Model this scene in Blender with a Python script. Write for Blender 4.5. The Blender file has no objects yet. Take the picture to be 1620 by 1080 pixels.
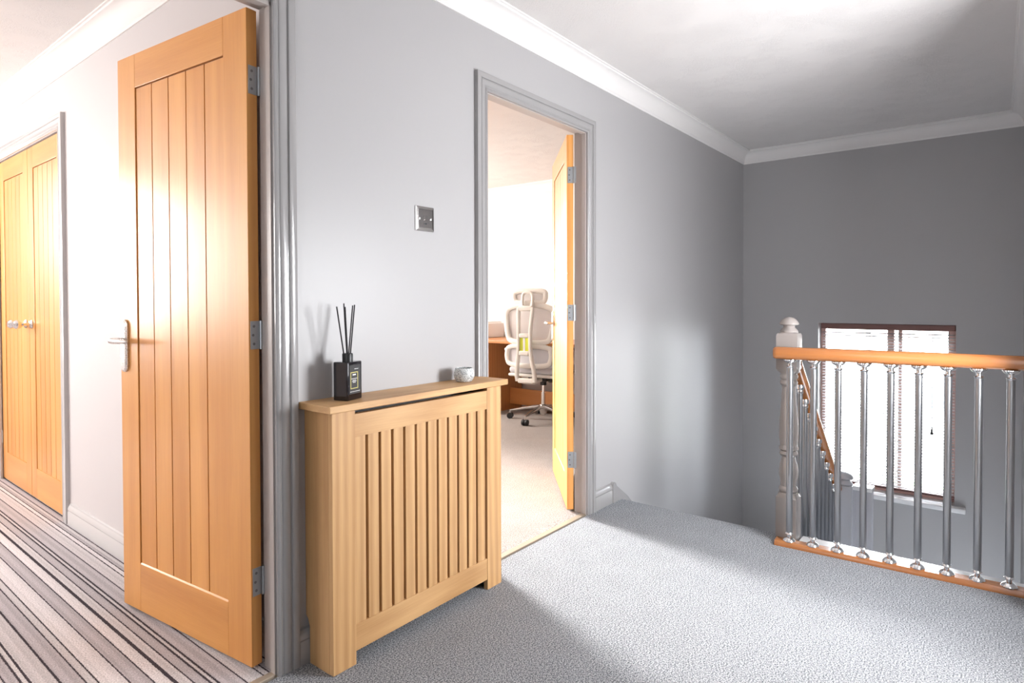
import bpy, bmesh, math, random
from mathutils import Vector, Matrix
random.seed(7)
PI = math.pi
scene = bpy.context.scene
COL = scene.collection

# ------------------------------------------------------------------ camera
CAM = Vector((-1.883, -1.6829, 1.116))
YAW, PITCH, ROLL, FPX = 0.8999, -0.0164, -0.0024, 972.16
fw = Vector((math.sin(YAW), math.cos(YAW), 0)); rt = Vector((math.cos(YAW), -math.sin(YAW), 0)); up = Vector((0, 0, 1))
f2 = fw * math.cos(PITCH) + up * math.sin(PITCH); u2 = up * math.cos(PITCH) - fw * math.sin(PITCH)
r3 = rt * math.cos(ROLL) + u2 * math.sin(ROLL); u3 = u2 * math.cos(ROLL) - rt * math.sin(ROLL)
cd = bpy.data.cameras.new('camera')
cd.sensor_width = 36.0
cd.lens = FPX * 36.0 / 1620.0
cd.shift_x = 1.35 / 1620.0
cd.shift_y = -47.0 / 1620.0
cd.clip_start = 0.02
cam = bpy.data.objects.new('camera', cd)
COL.objects.link(cam)
cam.matrix_world = Matrix(((r3.x, u3.x, -f2.x, CAM.x), (r3.y, u3.y, -f2.y, CAM.y), (r3.z, u3.z, -f2.z, CAM.z), (0, 0, 0, 1)))
scene.camera = cam

# ------------------------------------------------------------------ light
world = bpy.data.worlds.new('sky'); scene.world = world
world.use_nodes = True
bg = world.node_tree.nodes['Background']
bg.inputs['Color'].default_value = (0.86, 0.93, 1.0, 1)
bg.inputs['Strength'].default_value = 44.0

def area(name, loc, target, sx, sy, power, color=(1, 1, 1), portal=False, spread=180):
    L = bpy.data.lights.new(name, 'AREA')
    L.shape = 'RECTANGLE'; L.size = sx; L.size_y = sy; L.energy = power; L.color = color
    L.spread = math.radians(spread)
    if portal: L.cycles.is_portal = True
    o = bpy.data.objects.new(name, L); COL.objects.link(o)
    o.location = loc
    o.rotation_euler = (Vector(target) - Vector(loc)).to_track_quat('-Z', 'Y').to_euler()
    return o
area('office_window_light', (1.5, 3.95, 1.55), (1.2, 0.0, 0.8), 1.15, 1.1, 165, (1.0, 0.93, 0.86))
area('office_window_daylight', (1.48, 3.93, 1.5), (0.40, -0.25, 0.25), 0.75, 0.8, 70, (1.0, 0.98, 0.96), spread=46)
area('bedroom_window_light', (-2.6, 4.05, 1.5), (-2.3, 0.0, 1.2), 1.9, 1.2, 150, (1.0, 0.96, 0.93))
area('bathroom_window_light', (0.55, -2.02, 1.12), (0.3, 0.0, 1.15), 0.5, 0.7, 64, (0.95, 0.97, 1.0))
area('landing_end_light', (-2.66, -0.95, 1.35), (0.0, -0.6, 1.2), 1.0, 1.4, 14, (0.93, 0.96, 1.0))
area('stairwell_fill', (2.0, -1.78, -1.45), (2.6, -0.9, -0.9), 0.9, 1.2, 40, (0.86, 0.92, 1.0))  # added fill lamp, lifts the dim stairwell end wall
area('bedroom_side_fill', (-4.16, 1.7, 1.45), (-1.0, 0.6, 0.6), 1.3, 1.1, 42, (1.0, 0.96, 0.92))  # added unseen lamp that brightens the oak door and striped carpet
area('landing_window_portal', (3.45, -1.015, 0.31), (0, -1.015, 0.31), 0.87, 1.25, 1, portal=True)

vs = scene.view_settings
scene.display_settings.display_device = 'sRGB'
vs.view_transform = 'Standard'; vs.look = 'None'; vs.gamma = 1.0; vs.use_curve_mapping = False
vs.exposure = 0.0

# ------------------------------------------------------------------ dimensions
H = 2.355            # ceiling
ZC = 2.256           # bottom of the coving
T = 0.07             # partition thickness
XB = 3.368           # far landing wall
YD = -1.81           # wall on the camera's right
XC = -0.849          # closet wall in the left room
XE = 1.222           # landing edge
ZG = -2.5            # ground floor level

# ------------------------------------------------------------------ materials
def new_mat(name):
    m = bpy.data.materials.new(name); m.use_nodes = True
    return m, m.node_tree.nodes, m.node_tree.links, m.node_tree.nodes['Principled BSDF']
def simple(name, col, rough=0.5, metal=0.0, spec=0.5, coat=0.0, bump=0.0, bscale=200.0):
    m, N, L, P = new_mat(name)
    P.inputs['Base Color'].default_value = (*col, 1); P.inputs['Roughness'].default_value = rough
    P.inputs['Metallic'].default_value = metal; P.inputs['Specular IOR Level'].default_value = spec
    P.inputs['Coat Weight'].default_value = coat
    tc = N.new('ShaderNodeTexCoord'); nz = N.new('ShaderNodeTexNoise'); nz.inputs['Scale'].default_value = bscale
    nz.inputs['Detail'].default_value = 3
    L.new(tc.outputs['Object'], nz.inputs['Vector'])
    if bump > 0:
        b = N.new('ShaderNodeBump'); b.inputs['Strength'].default_value = bump; b.inputs['Distance'].default_value = 0.002
        L.new(nz.outputs['Fac'], b.inputs['Height']); L.new(b.outputs['Normal'], P.inputs['Normal'])
    mr = N.new('ShaderNodeMapRange'); mr.inputs['To Min'].default_value = max(0.0, rough - 0.03); mr.inputs['To Max'].default_value = min(1.0, rough + 0.03)
    L.new(nz.outputs['Fac'], mr.inputs['Value']); L.new(mr.outputs['Result'], P.inputs['Roughness'])
    return m
def ramp(N, stops, interp='LINEAR'):
    r = N.new('ShaderNodeValToRGB'); cr = r.color_ramp; cr.interpolation = interp
    while len(cr.elements) < len(stops): cr.elements.new(0.5)
    for e, (p, c) in zip(cr.elements, stops): e.position = p; e.color = (*c, 1)
    return r
def oak(name, light, dark, axis, rough=0.4, coat=0.1):
    m, N, L, P = new_mat(name)
    tc = N.new('ShaderNodeTexCoord'); oi = N.new('ShaderNodeObjectInfo')
    off = N.new('ShaderNodeVectorMath'); off.operation = 'SCALE'
    cmb = N.new('ShaderNodeCombineXYZ')
    for i in range(3): L.new(oi.outputs['Random'], cmb.inputs[i])
    L.new(cmb.outputs[0], off.inputs[0]); off.inputs['Scale'].default_value = 37.0
    ad = N.new('ShaderNodeVectorMath'); ad.operation = 'ADD'
    L.new(tc.outputs['Object'], ad.inputs[0]); L.new(off.outputs[0], ad.inputs[1])
    def mp(cross, along):
        k = N.new('ShaderNodeMapping'); s = [cross, cross, cross]; s['xyz'.index(axis)] = along
        k.inputs['Scale'].default_value = s; L.new(ad.outputs[0], k.inputs['Vector']); return k
    n1 = N.new('ShaderNodeTexNoise'); n1.inputs['Scale'].default_value = 1; n1.inputs['Detail'].default_value = 5; n1.inputs['Distortion'].default_value = 0.6
    L.new(mp(22, 1.1).outputs[0], n1.inputs['Vector'])
    n2 = N.new('ShaderNodeTexNoise'); n2.inputs['Scale'].default_value = 1; n2.inputs['Detail'].default_value = 2
    L.new(mp(320, 9).outputs[0], n2.inputs['Vector'])
    n3 = N.new('ShaderNodeTexNoise'); n3.inputs['Scale'].default_value = 1; n3.inputs['Detail'].default_value = 1
    L.new(mp(5, 0.5).outputs[0], n3.inputs['Vector'])
    wv = N.new('ShaderNodeTexWave'); wv.inputs['Scale'].default_value = 1.0; wv.inputs['Distortion'].default_value = 9; wv.inputs['Detail'].default_value = 2
    wv.inputs['Detail Scale'].default_value = 0.6
    L.new(mp(9, 0.7).outputs[0], wv.inputs['Vector'])
    mx = N.new('ShaderNodeMix'); mx.data_type = 'FLOAT'; mx.inputs[0].default_value = 0.35
    L.new(n1.outputs['Fac'], mx.inputs[2]); L.new(wv.outputs['Fac'], mx.inputs[3])
    mx2 = N.new('ShaderNodeMix'); mx2.data_type = 'FLOAT'; mx2.inputs[0].default_value = 0.28
    L.new(mx.outputs[0], mx2.inputs[2]); L.new(n2.outputs['Fac'], mx2.inputs[3])
    r = ramp(N, [(0.22, dark), (0.75, light)]); L.new(mx2.outputs[0], r.inputs['Fac'])
    hsv = N.new('ShaderNodeHueSaturation')
    mr = N.new('ShaderNodeMapRange'); mr.inputs['To Min'].default_value = 0.93; mr.inputs['To Max'].default_value = 1.07
    L.new(n3.outputs['Fac'], mr.inputs['Value']); L.new(mr.outputs['Result'], hsv.inputs['Value'])
    L.new(r.outputs['Color'], hsv.inputs['Color']); L.new(hsv.outputs['Color'], P.inputs['Base Color'])
    P.inputs['Roughness'].default_value = rough; P.inputs['Coat Weight'].default_value = coat; P.inputs['Coat Roughness'].default_value = 0.25
    b = N.new('ShaderNodeBump'); b.inputs['Strength'].default_value = 0.08; b.inputs['Distance'].default_value = 0.001
    L.new(n2.outputs['Fac'], b.inputs['Height']); L.new(b.outputs['Normal'], P.inputs['Normal'])
    return m
def carpet(name, c_dark, c_mid, c_light, scale=215.0, patch=0.05):
    m, N, L, P = new_mat(name)
    tc = N.new('ShaderNodeTexCoord')
    n1 = N.new('ShaderNodeTexNoise'); n1.inputs['Scale'].default_value = scale; n1.inputs['Detail'].default_value = 4; n1.inputs['Roughness'].default_value = 0.75
    L.new(tc.outputs['Object'], n1.inputs['Vector'])
    n2 = N.new('ShaderNodeTexNoise'); n2.inputs['Scale'].default_value = 9; n2.inputs['Detail'].default_value = 4
    L.new(tc.outputs['Object'], n2.inputs['Vector'])
    r = ramp(N, [(0.42, c_dark), (0.5, c_mid), (0.58, c_light)]); L.new(n1.outputs['Fac'], r.inputs['Fac'])
    mr = N.new('ShaderNodeMapRange'); mr.inputs['From Min'].default_value = 0.3; mr.inputs['From Max'].default_value = 0.7
    mr.inputs['To Min'].default_value = 1 - patch; mr.inputs['To Max'].default_value = 1 + patch
    L.new(n2.outputs['Fac'], mr.inputs['Value'])
    hsv = N.new('ShaderNodeHueSaturation'); L.new(mr.outputs['Result'], hsv.inputs['Value']); L.new(r.outputs['Color'], hsv.inputs['Color'])
    L.new(hsv.outputs['Color'], P.inputs['Base Color'])
    P.inputs['Roughness'].default_value = 1.0; P.inputs['Specular IOR Level'].default_value = 0.1
    P.inputs['Sheen Weight'].default_value = 0.15
    b = N.new('ShaderNodeBump'); b.inputs['Strength'].default_value = 0.9; b.inputs['Distance'].default_value = 0.006
    L.new(n1.outputs['Fac'], b.inputs['Height']); L.new(b.outputs['Normal'], P.inputs['Normal'])
    return m
def striped_carpet(name):
    m, N, L, P = new_mat(name)
    tc = N.new('ShaderNodeTexCoord'); sep = N.new('ShaderNodeSeparateXYZ')
    wob = N.new('ShaderNodeTexNoise'); wob.inputs['Scale'].default_value = 260; wob.inputs['Detail'].default_value = 2
    L.new(tc.outputs['Object'], wob.inputs['Vector']); L.new(tc.outputs['Object'], sep.inputs[0])
    w1 = N.new('ShaderNodeMath'); w1.operation = 'MULTIPLY_ADD'; w1.inputs[1].default_value = 0.008; w1.inputs[2].default_value = -0.004
    L.new(wob.outputs['Fac'], w1.inputs[0])
    sx = N.new('ShaderNodeMath'); sx.operation = 'ADD'; L.new(sep.outputs['X'], sx.inputs[0]); L.new(w1.outputs[0], sx.inputs[1])
    sh = N.new('ShaderNodeMath'); sh.operation = 'ADD'; sh.inputs[1].default_value = -2.5 + 1.425; L.new(sx.outputs[0], sh.inputs[0])
    period = 0.54
    md = N.new('ShaderNodeMath'); md.operation = 'DIVIDE'; md.inputs[1].default_value = period; L.new(sh.outputs[0], md.inputs[0])
    fr = N.new('ShaderNodeMath'); fr.operation = 'FRACT'; L.new(md.outputs[0], fr.inputs[0])
    dk = (0.06, 0.05, 0.06); g = (0.49, 0.455, 0.475); l = (0.74, 0.70, 0.71); mg = (0.61, 0.575, 0.585)
    lines = [(-1.411, .005), (-1.381, .005), (-1.364, .006), (-1.309, .005), (-1.262, .005), (-1.238, .005), (-1.182, .004), (-1.138, .004),
             (-1.098, .009), (-1.066, .005), (-1.035, .005), (-1.020, .006), (-0.968, .005), (-0.920, .005), (-0.900, .004)]
    seq = [(0.0, mg)]; cyc = [g, l, mg, g, mg, l, g, l, mg, g, mg, g, mg, l, g]
    for (xl, wd), cc in zip(lines, cyc):
        seq.append(((xl - wd / 2 + 1.425) / period, dk)); seq.append(((xl + wd / 2 + 1.425) / period, cc))
    r = ramp(N, seq, 'CONSTANT'); L.new(fr.outputs[0], r.inputs['Fac'])
    nb = N.new('ShaderNodeTexNoise'); nb.noise_dimensions = '1D'; nb.inputs['Scale'].default_value = 60; nb.inputs['Detail'].default_value = 1
    L.new(sx.outputs[0], nb.inputs['W'])
    bb = N.new('ShaderNodeMapRange'); bb.inputs['From Min'].default_value = 0.35; bb.inputs['From Max'].default_value = 0.65; bb.inputs['To Min'].default_value = 0.91; bb.inputs['To Max'].default_value = 1.09
    L.new(nb.outputs['Fac'], bb.inputs['Value'])
    h0 = N.new('ShaderNodeHueSaturation'); L.new(bb.outputs['Result'], h0.inputs['Value']); L.new(r.outputs['Color'], h0.inputs['Color'])
    n1 = N.new('ShaderNodeTexNoise'); n1.inputs['Scale'].default_value = 210; n1.inputs['Detail'].default_value = 4; n1.inputs['Roughness'].default_value = 0.7
    L.new(tc.outputs['Object'], n1.inputs['Vector'])
    mr = N.new('ShaderNodeMapRange'); mr.inputs['From Min'].default_value = 0.3; mr.inputs['From Max'].default_value = 0.7; mr.inputs['To Min'].default_value = 0.62; mr.inputs['To Max'].default_value = 1.38
    L.new(n1.outputs['Fac'], mr.inputs['Value'])
    hsv = N.new('ShaderNodeHueSaturation'); L.new(mr.outputs['Result'], hsv.inputs['Value']); L.new(h0.outputs['Color'], hsv.inputs['Color'])
    L.new(hsv.outputs['Color'], P.inputs['Base Color'])
    P.inputs['Roughness'].default_value = 1.0; P.inputs['Specular IOR Level'].default_value = 0.1
    b = N.new('ShaderNodeBump'); b.inputs['Strength'].default_value = 0.8; b.inputs['Distance'].default_value = 0.006
    L.new(n1.outputs['Fac'], b.inputs['Height']); L.new(b.outputs['Normal'], P.inputs['Normal'])
    return m
def ceiling_mat(name):
    m, N, L, P = new_mat(name)
    P.inputs['Base Color'].default_value = (0.72, 0.69, 0.675, 1); P.inputs['Roughness'].default_value = 0.85
    tc = N.new('ShaderNodeTexCoord')
    n0 = N.new('ShaderNodeTexNoise'); n0.inputs['Scale'].default_value = 6; n0.inputs['Detail'].default_value = 2
    n1 = N.new('ShaderNodeTexNoise'); n1.inputs['Scale'].default_value = 42; n1.inputs['Detail'].default_value = 3; n1.inputs['Distortion'].default_value = 2.5
    L.new(tc.outputs['Object'], n0.inputs['Vector']); L.new(tc.outputs['Object'], n1.inputs['Vector'])
    rg = ramp(N, [(0.40, (0, 0, 0)), (0.47, (1, 1, 1)), (0.53, (1, 1, 1)), (0.60, (0, 0, 0))]); L.new(n1.outputs['Fac'], rg.inputs['Fac'])
    pm = N.new('ShaderNodeMapRange'); pm.inputs['From Min'].default_value = 0.42; pm.inputs['From Max'].default_value = 0.58
    L.new(n0.outputs['Fac'], pm.inputs['Value'])
    mul = N.new('ShaderNodeMath'); mul.operation = 'MULTIPLY'; L.new(rg.outputs['Color'], mul.inputs[0]); L.new(pm.outputs['Result'], mul.inputs[1])
    b = N.new('ShaderNodeBump'); b.inputs['Strength'].default_value = 0.45; b.inputs['Distance'].default_value = 0.003
    L.new(mul.outputs[0], b.inputs['Height']); L.new(b.outputs['Normal'], P.inputs['Normal'])
    return m
def glass_mat(name):
    m, N, L, P = new_mat(name)
    N.remove(P)
    tr = N.new('ShaderNodeBsdfTransparent'); gl = N.new('ShaderNodeBsdfGlossy'); gl.inputs['Roughness'].default_value = 0.02
    fr = N.new('ShaderNodeFresnel'); fr.inputs['IOR'].default_value = 1.45
    mx = N.new('ShaderNodeMixShader'); L.new(fr.outputs[0], mx.inputs[0]); L.new(tr.outputs[0], mx.inputs[1]); L.new(gl.outputs[0], mx.inputs[2])
    L.new(mx.outputs[0], N['Material Output'].inputs['Surface'])
    return m
def mesh_fabric(name, col, alpha):
    m, N, L, P = new_mat(name)
    P.inputs['Base Color'].default_value = (*col, 1); P.inputs['Roughness'].default_value = 0.8
    tc = N.new('ShaderNodeTexCoord'); ch = N.new('ShaderNodeTexNoise'); ch.inputs['Scale'].default_value = 600
    L.new(tc.outputs['Object'], ch.inputs['Vector'])
    mr = N.new('ShaderNodeMapRange'); mr.inputs['To Min'].default_value = alpha - 0.15; mr.inputs['To Max'].default_value = alpha + 0.15
    L.new(ch.outputs['Fac'], mr.inputs['Value']); L.new(mr.outputs['Result'], P.inputs['Alpha'])
    return m
def mosaic(name):
    m, N, L, P = new_mat(name)
    tc = N.new('ShaderNodeTexCoord'); v = N.new('ShaderNodeTexVoronoi'); v.inputs['Scale'].default_value = 380
    L.new(tc.outputs['Object'], v.inputs['Vector'])
    sp = N.new('ShaderNodeSeparateColor'); L.new(v.outputs['Color'], sp.inputs[0])
    r = ramp(N, [(0.0, (0.10, 0.11, 0.12)), (0.18, (0.42, 0.44, 0.44)), (0.6, (0.60, 0.62, 0.61)), (1.0, (0.85, 0.86, 0.85))]); L.new(sp.outputs[0], r.inputs['Fac'])
    L.new(r.outputs['Color'], P.inputs['Base Color']); P.inputs['Roughness'].default_value = 0.25
    b = N.new('ShaderNodeBump'); b.inputs['Strength'].default_value = 0.6; b.inputs['Distance'].default_value = 0.002
    L.new(sp.outputs[1], b.inputs['Height']); L.new(b.outputs['Normal'], P.inputs['Normal'])
    return m
def brick_mat(name):
    m, N, L, P = new_mat(name)
    tc = N.new('ShaderNodeTexCoord'); mp = N.new('ShaderNodeMapping'); mp.inputs['Rotation'].default_value = (PI / 2, 0, PI / 2)
    bk = N.new('ShaderNodeTexBrick'); bk.inputs['Scale'].default_value = 4.0
    bk.inputs['Color1'].default_value = (0.55, 0.36, 0.26, 1); bk.inputs['Color2'].default_value = (0.62, 0.44, 0.33, 1); bk.inputs['Mortar'].default_value = (0.7, 0.68, 0.64, 1)
    L.new(tc.outputs['Object'], mp.inputs['Vector']); L.new(mp.outputs[0], bk.inputs['Vector']); L.new(bk.outputs['Color'], P.inputs['Base Color'])
    P.inputs['Roughness'].default_value = 0.9
    return m

M = {}
M['wall'] = simple('grey_wall_paint', (0.40, 0.39, 0.393), 0.42, spec=0.5, bump=0.04, bscale=90)
M['bedroom_wall'] = simple('pale_wall_paint', (0.56, 0.53, 0.53), 0.6, bump=0.04, bscale=90)
M['office_wall'] = simple('cream_wall_paint', (0.80, 0.745, 0.71), 0.7, bump=0.04, bscale=90)
M['white_wall'] = simple('white_wall_paint', (0.8, 0.8, 0.8), 0.7, bump=0.04, bscale=90)
M['ceiling'] = ceiling_mat('textured_ceiling')
M['coving'] = simple('white_plaster_coving', (0.76, 0.735, 0.72), 0.75)
M['gloss'] = simple('grey_gloss_trim', (0.31, 0.30, 0.30), 0.17, spec=0.6, coat=0.3, bump=0.012, bscale=60)
M['gloss_pale'] = simple('pale_gloss_trim', (0.56, 0.55, 0.55), 0.2, coat=0.3)
M['lining'] = simple('lining_paint', (0.42, 0.38, 0.36), 0.35)
M['newel'] = simple('taupe_newel_paint', (0.26, 0.23, 0.215), 0.24, coat=0.3)
M['pale_grey'] = simple('pale_grey_paint', (0.45, 0.45, 0.48), 0.3)
M['white_gloss'] = simple('white_gloss_paint', (0.8, 0.8, 0.8), 0.2, coat=0.3)
for ax in 'xyz':
    M['oak_' + ax] = oak('door_oak_' + ax, (0.77, 0.37, 0.105), (0.60, 0.25, 0.06), ax, 0.34, 0.25)
    M['pale_' + ax] = oak('pale_oak_' + ax, (0.66, 0.40, 0.185), (0.43, 0.225, 0.085), ax, 0.5, 0.05)
    M['rail_' + ax] = oak('varnished_oak_' + ax, (0.42, 0.165, 0.05), (0.29, 0.095, 0.026), ax, 0.22, 0.6)
    M['desk_' + ax] = oak('desk_veneer_' + ax, (0.56, 0.24, 0.08), (0.44, 0.17, 0.05), ax, 0.4, 0.1)
M['groove'] = simple('dark_groove', (0.15, 0.045, 0.014), 0.7)
M['gap_shade'] = simple('gap_shade_dark', (0.045, 0.022, 0.012), 0.9)  # near-black brown, shade of the slat gaps put into the colour
M['carpet'] = carpet('grey_pile_carpet', (0.052, 0.06, 0.072), (0.24, 0.25, 0.27), (0.53, 0.54, 0.56))
M['office_carpet'] = carpet('beige_pile_carpet', (0.17, 0.14, 0.12), (0.34, 0.295, 0.27), (0.50, 0.45, 0.42))
M['stripe'] = striped_carpet('striped_carpet')
M['threshold'] = simple('threshold_strip', (0.5, 0.42, 0.33), 0.35, metal=0.5)
M['chrome'] = simple('chrome', (0.82, 0.82, 0.83), 0.09, metal=1.0)
M['steel'] = simple('satin_steel', (0.62, 0.60, 0.58), 0.28, metal=1.0)
M['plate_metal'] = simple('grey_plate_metal', (0.42, 0.40, 0.39), 0.2, metal=1.0)
M['zinc'] = simple('zinc_hinge', (0.50, 0.53, 0.55), 0.32, metal=1.0)
M['tube'] = simple('brushed_tube', (0.38, 0.39, 0.41), 0.30, metal=1.0)
M['screw'] = simple('screw_head', (0.25, 0.25, 0.26), 0.4, metal=0.9)
M['black_glass'] = simple('black_bottle_glass', (0.006, 0.004, 0.007), 0.06, coat=0.4)
M['black'] = simple('black_plastic', (0.012, 0.012, 0.013), 0.4)
M['matt_black'] = simple('matt_black_reed', (0.012, 0.011, 0.013), 0.7)
M['gold'] = simple('gold_print', (0.62, 0.56, 0.18), 0.35, metal=0.4)
M['label'] = simple('black_label', (0.025, 0.024, 0.026), 0.5)
M['print'] = simple('white_print', (0.75, 0.75, 0.75), 0.5)
M['mosaic'] = mosaic('crackle_mosaic_glass')
M['wax'] = simple('holder_inside', (0.13, 0.14, 0.16), 0.4)
M['chair'] = simple('cream_chair_plastic', (0.72, 0.68, 0.63), 0.38)
M['chair_mesh'] = mesh_fabric('grey_chair_mesh', (0.56, 0.52, 0.51), 0.62)
M['seat'] = simple('grey_seat_fabric', (0.55, 0.53, 0.55), 0.9, bump=0.2, bscale=500)
M['lime'] = simple('lime_label', (0.62, 0.66, 0.05), 0.5)
M['alu'] = simple('polished_aluminium', (0.72, 0.70, 0.68), 0.22, metal=1.0)
M['printer'] = simple('white_printer_plastic', (0.88, 0.86, 0.84), 0.45)
M['radiator'] = simple('white_radiator_enamel', (0.7, 0.7, 0.7), 0.3)
M['brown'] = simple('brown_window_frame', (0.52, 0.35, 0.31), 0.35)
M['blind_rail'] = simple('brown_blind_rail', (0.17, 0.075, 0.065), 0.45)
M['slat'] = simple('pale_blind_slat', (0.50, 0.46, 0.465), 0.45)
M['cord'] = simple('pale_cord', (0.6, 0.58, 0.57), 0.8)
M['glass'] = glass_mat('window_glass')
M['brick'] = brick_mat('pale_brick')
M['paving'] = simple('pale_paving', (0.62, 0.60, 0.57), 0.9)
M['hedge'] = simple('hedge_green', (0.10, 0.17, 0.05), 0.8, bump=1.0, bscale=20)
M['fence'] = simple('pale_fence', (0.5, 0.38, 0.27), 0.85)
M['slate'] = simple('roof_slate', (0.2, 0.19, 0.2), 0.8)
M['dark'] = simple('dark_pane', (0.05, 0.06, 0.07), 0.1)
M['pipe'] = simple('dark_downpipe', (0.03, 0.03, 0.03), 0.4)

# ------------------------------------------------------------------ builders
class MB:
    def __init__(s): s.bm = bmesh.new()
    def _merge(s, b, mat=None, flat=False):
        b.normal_update()
        for f in b.faces: f.smooth = not (flat and max(abs(c) for c in f.normal) > 0.999)
        if mat is not None: bmesh.ops.transform(b, matrix=mat, verts=b.verts)
        me = bpy.data.meshes.new('tmp'); b.to_mesh(me); b.free()
        s.bm.from_mesh(me); bpy.data.meshes.remove(me); return s
    def box(s, lo, hi, bev=0.0, seg=2, mat=None):
        b = bmesh.new(); bmesh.ops.create_cube(b, size=1.0)
        for v in b.verts:
            v.co = Vector(((lo[i] + hi[i]) / 2 + v.co[i] * (hi[i] - lo[i]) for i in range(3)))
        if bev > 0: bmesh.ops.bevel(b, geom=list(b.edges), offset=bev, segments=seg, profile=0.5, affect='EDGES')
        return s._merge(b, mat, True)
    def cyl(s, p0, p1, r0, r1=None, n=20, mat=None):
        r1 = r0 if r1 is None else r1
        p0 = Vector(p0); p1 = Vector(p1); d = p1 - p0
        b = bmesh.new()
        bmesh.ops.create_cone(b, cap_ends=True, segments=n, radius1=r0, radius2=r1, depth=d.length)
        q = d.to_track_quat('Z', 'Y').to_matrix().to_4x4(); q.translation = (p0 + p1) / 2
        bmesh.ops.transform(b, matrix=q, verts=b.verts)
        return s._merge(b, mat)
    def lathe(s, prof, n=28, mat=None):
        b = bmesh.new(); rings = []
        for r, z in prof:
            if r < 1e-6: rings.append([b.verts.new((0, 0, z))])
            else: rings.append([b.verts.new((r * math.cos(2 * PI * k / n), r * math.sin(2 * PI * k / n), z)) for k in range(n)])
        for a, c in zip(rings, rings[1:]):
            for k in range(n):
                k2 = (k + 1) % n
                if len(a) == 1 and len(c) == 1: continue
                if len(a) == 1: b.faces.new((a[0], c[k2], c[k]))
                elif len(c) == 1: b.faces.new((a[k], a[k2], c[0]))
                else: b.faces.new((a[k], a[k2], c[k2], c[k]))
        if len(rings[0]) > 1: b.faces.new(list(reversed(rings[0])))
        if len(rings[-1]) > 1: b.faces.new(rings[-1])
        return s._merge(b, mat)
    def prism(s, poly, fn, a, c):
        """extrude a 2-D polygon; fn(u, v, w) gives the 3-D point, w runs from a to c"""
        b = bmesh.new()
        A = [b.verts.new(fn(u, v, a)) for u, v in poly]; B = [b.verts.new(fn(u, v, c)) for u, v in poly]
        n = len(poly)
        b.faces.new(A); b.faces.new(list(reversed(B)))
        for k in range(n): b.faces.new((A[k], B[k], B[(k + 1) % n], A[(k + 1) % n]))
        bmesh.ops.recalc_face_normals(b, faces=b.faces)
        return s._merge(b)
    def loft(s, rings, closed=False, caps=True):
        b = bmesh.new(); R = [[b.verts.new(p) for p in r] for r in rings]; n = len(R[0])
        prs = list(zip(R, R[1:])) + ([(R[-1], R[0])] if closed else [])
        for a, c in prs:
            for k in range(n): b.faces.new((a[k], a[(k + 1) % n], c[(k + 1) % n], c[k]))
        if caps and not closed: b.faces.new(list(reversed(R[0]))); b.faces.new(R[-1])
        bmesh.ops.recalc_face_normals(b, faces=b.faces)
        return s._merge(b)
    def sweep(s, path, a, c=None, up=(0, 0, 1), closed=False, n=12, power=2.0):
        """tube along a path; half-width a sideways, c along the up reference (numbers or lists)"""
        P = [Vector(p) for p in path]; c = a if c is None else c; m = len(P); up = Vector(up)
        A = a if isinstance(a, (list, tuple)) else [a] * m; Cc = c if isinstance(c, (list, tuple)) else [c] * m
        rings = []
        for i in range(m):
            if closed: t = P[(i + 1) % m] - P[i - 1]
            else: t = P[min(i + 1, m - 1)] - P[max(i - 1, 0)]
            t.normalize()
            side = t.cross(up)
            if side.length < 1e-4: side = t.orthogonal()
            side.normalize(); nn = side.cross(t).normalized()
            ring = []
            for k in range(n):
                th = 2 * PI * k / n; cx, sy = math.cos(th), math.sin(th)
                cx = math.copysign(abs(cx) ** (2 / power), cx); sy = math.copysign(abs(sy) ** (2 / power), sy)
                ring.append(P[i] + side * (A[i] * cx) + nn * (Cc[i] * sy))
            rings.append(ring)
        return s.loft(rings, closed)
    def build(s, name, mat, parent=None, loc=None, sharp=38):
        """loc: the object's origin, given in the same space as the vertices"""
        bm = s.bm
        lim = math.radians(sharp)
        for e in bm.edges:
            if len(e.link_faces) == 2 and e.calc_face_angle(0) > lim: e.smooth = False
        me = bpy.data.meshes.new(name)
        if loc is not None: bmesh.ops.translate(bm, verts=bm.verts, vec=-Vector(loc))
        bm.to_mesh(me); bm.free()
        if isinstance(mat, str): mat = M[mat]
        me.materials.append(mat)
        o = bpy.data.objects.new(name, me); COL.objects.link(o)
        if loc is not None: o.location = loc
        if parent is not None: o.parent = parent
        return o
def tag(o, label, cat=None, group=None, kind=None):
    o['label'] = label
    if cat: o['category'] = cat
    if group: o['group'] = group
    if kind: o['kind'] = kind
    return o
def empty(name, loc, rz=0.0):
    o = bpy.data.objects.new(name, None); COL.objects.link(o); o.location = loc; o.rotation_euler = (0, 0, rz)
    o.empty_display_size = 0.05
    return o
def copy_tree(o, parent=None):
    c = o.copy(); COL.objects.link(c)
    if parent is not None: c.parent = parent
    for ch in list(o.children): copy_tree(ch, c)
    return c
def struct(mb, name, mat, label, loc=None, cat=None):
    o = mb.build(name, mat, loc=loc); tag(o, label, cat, kind='structure'); return o
def Rz(a, loc=(0, 0, 0)): return Matrix.Translation(Vector(loc)) @ Matrix.Rotation(a, 4, 'Z')

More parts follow.
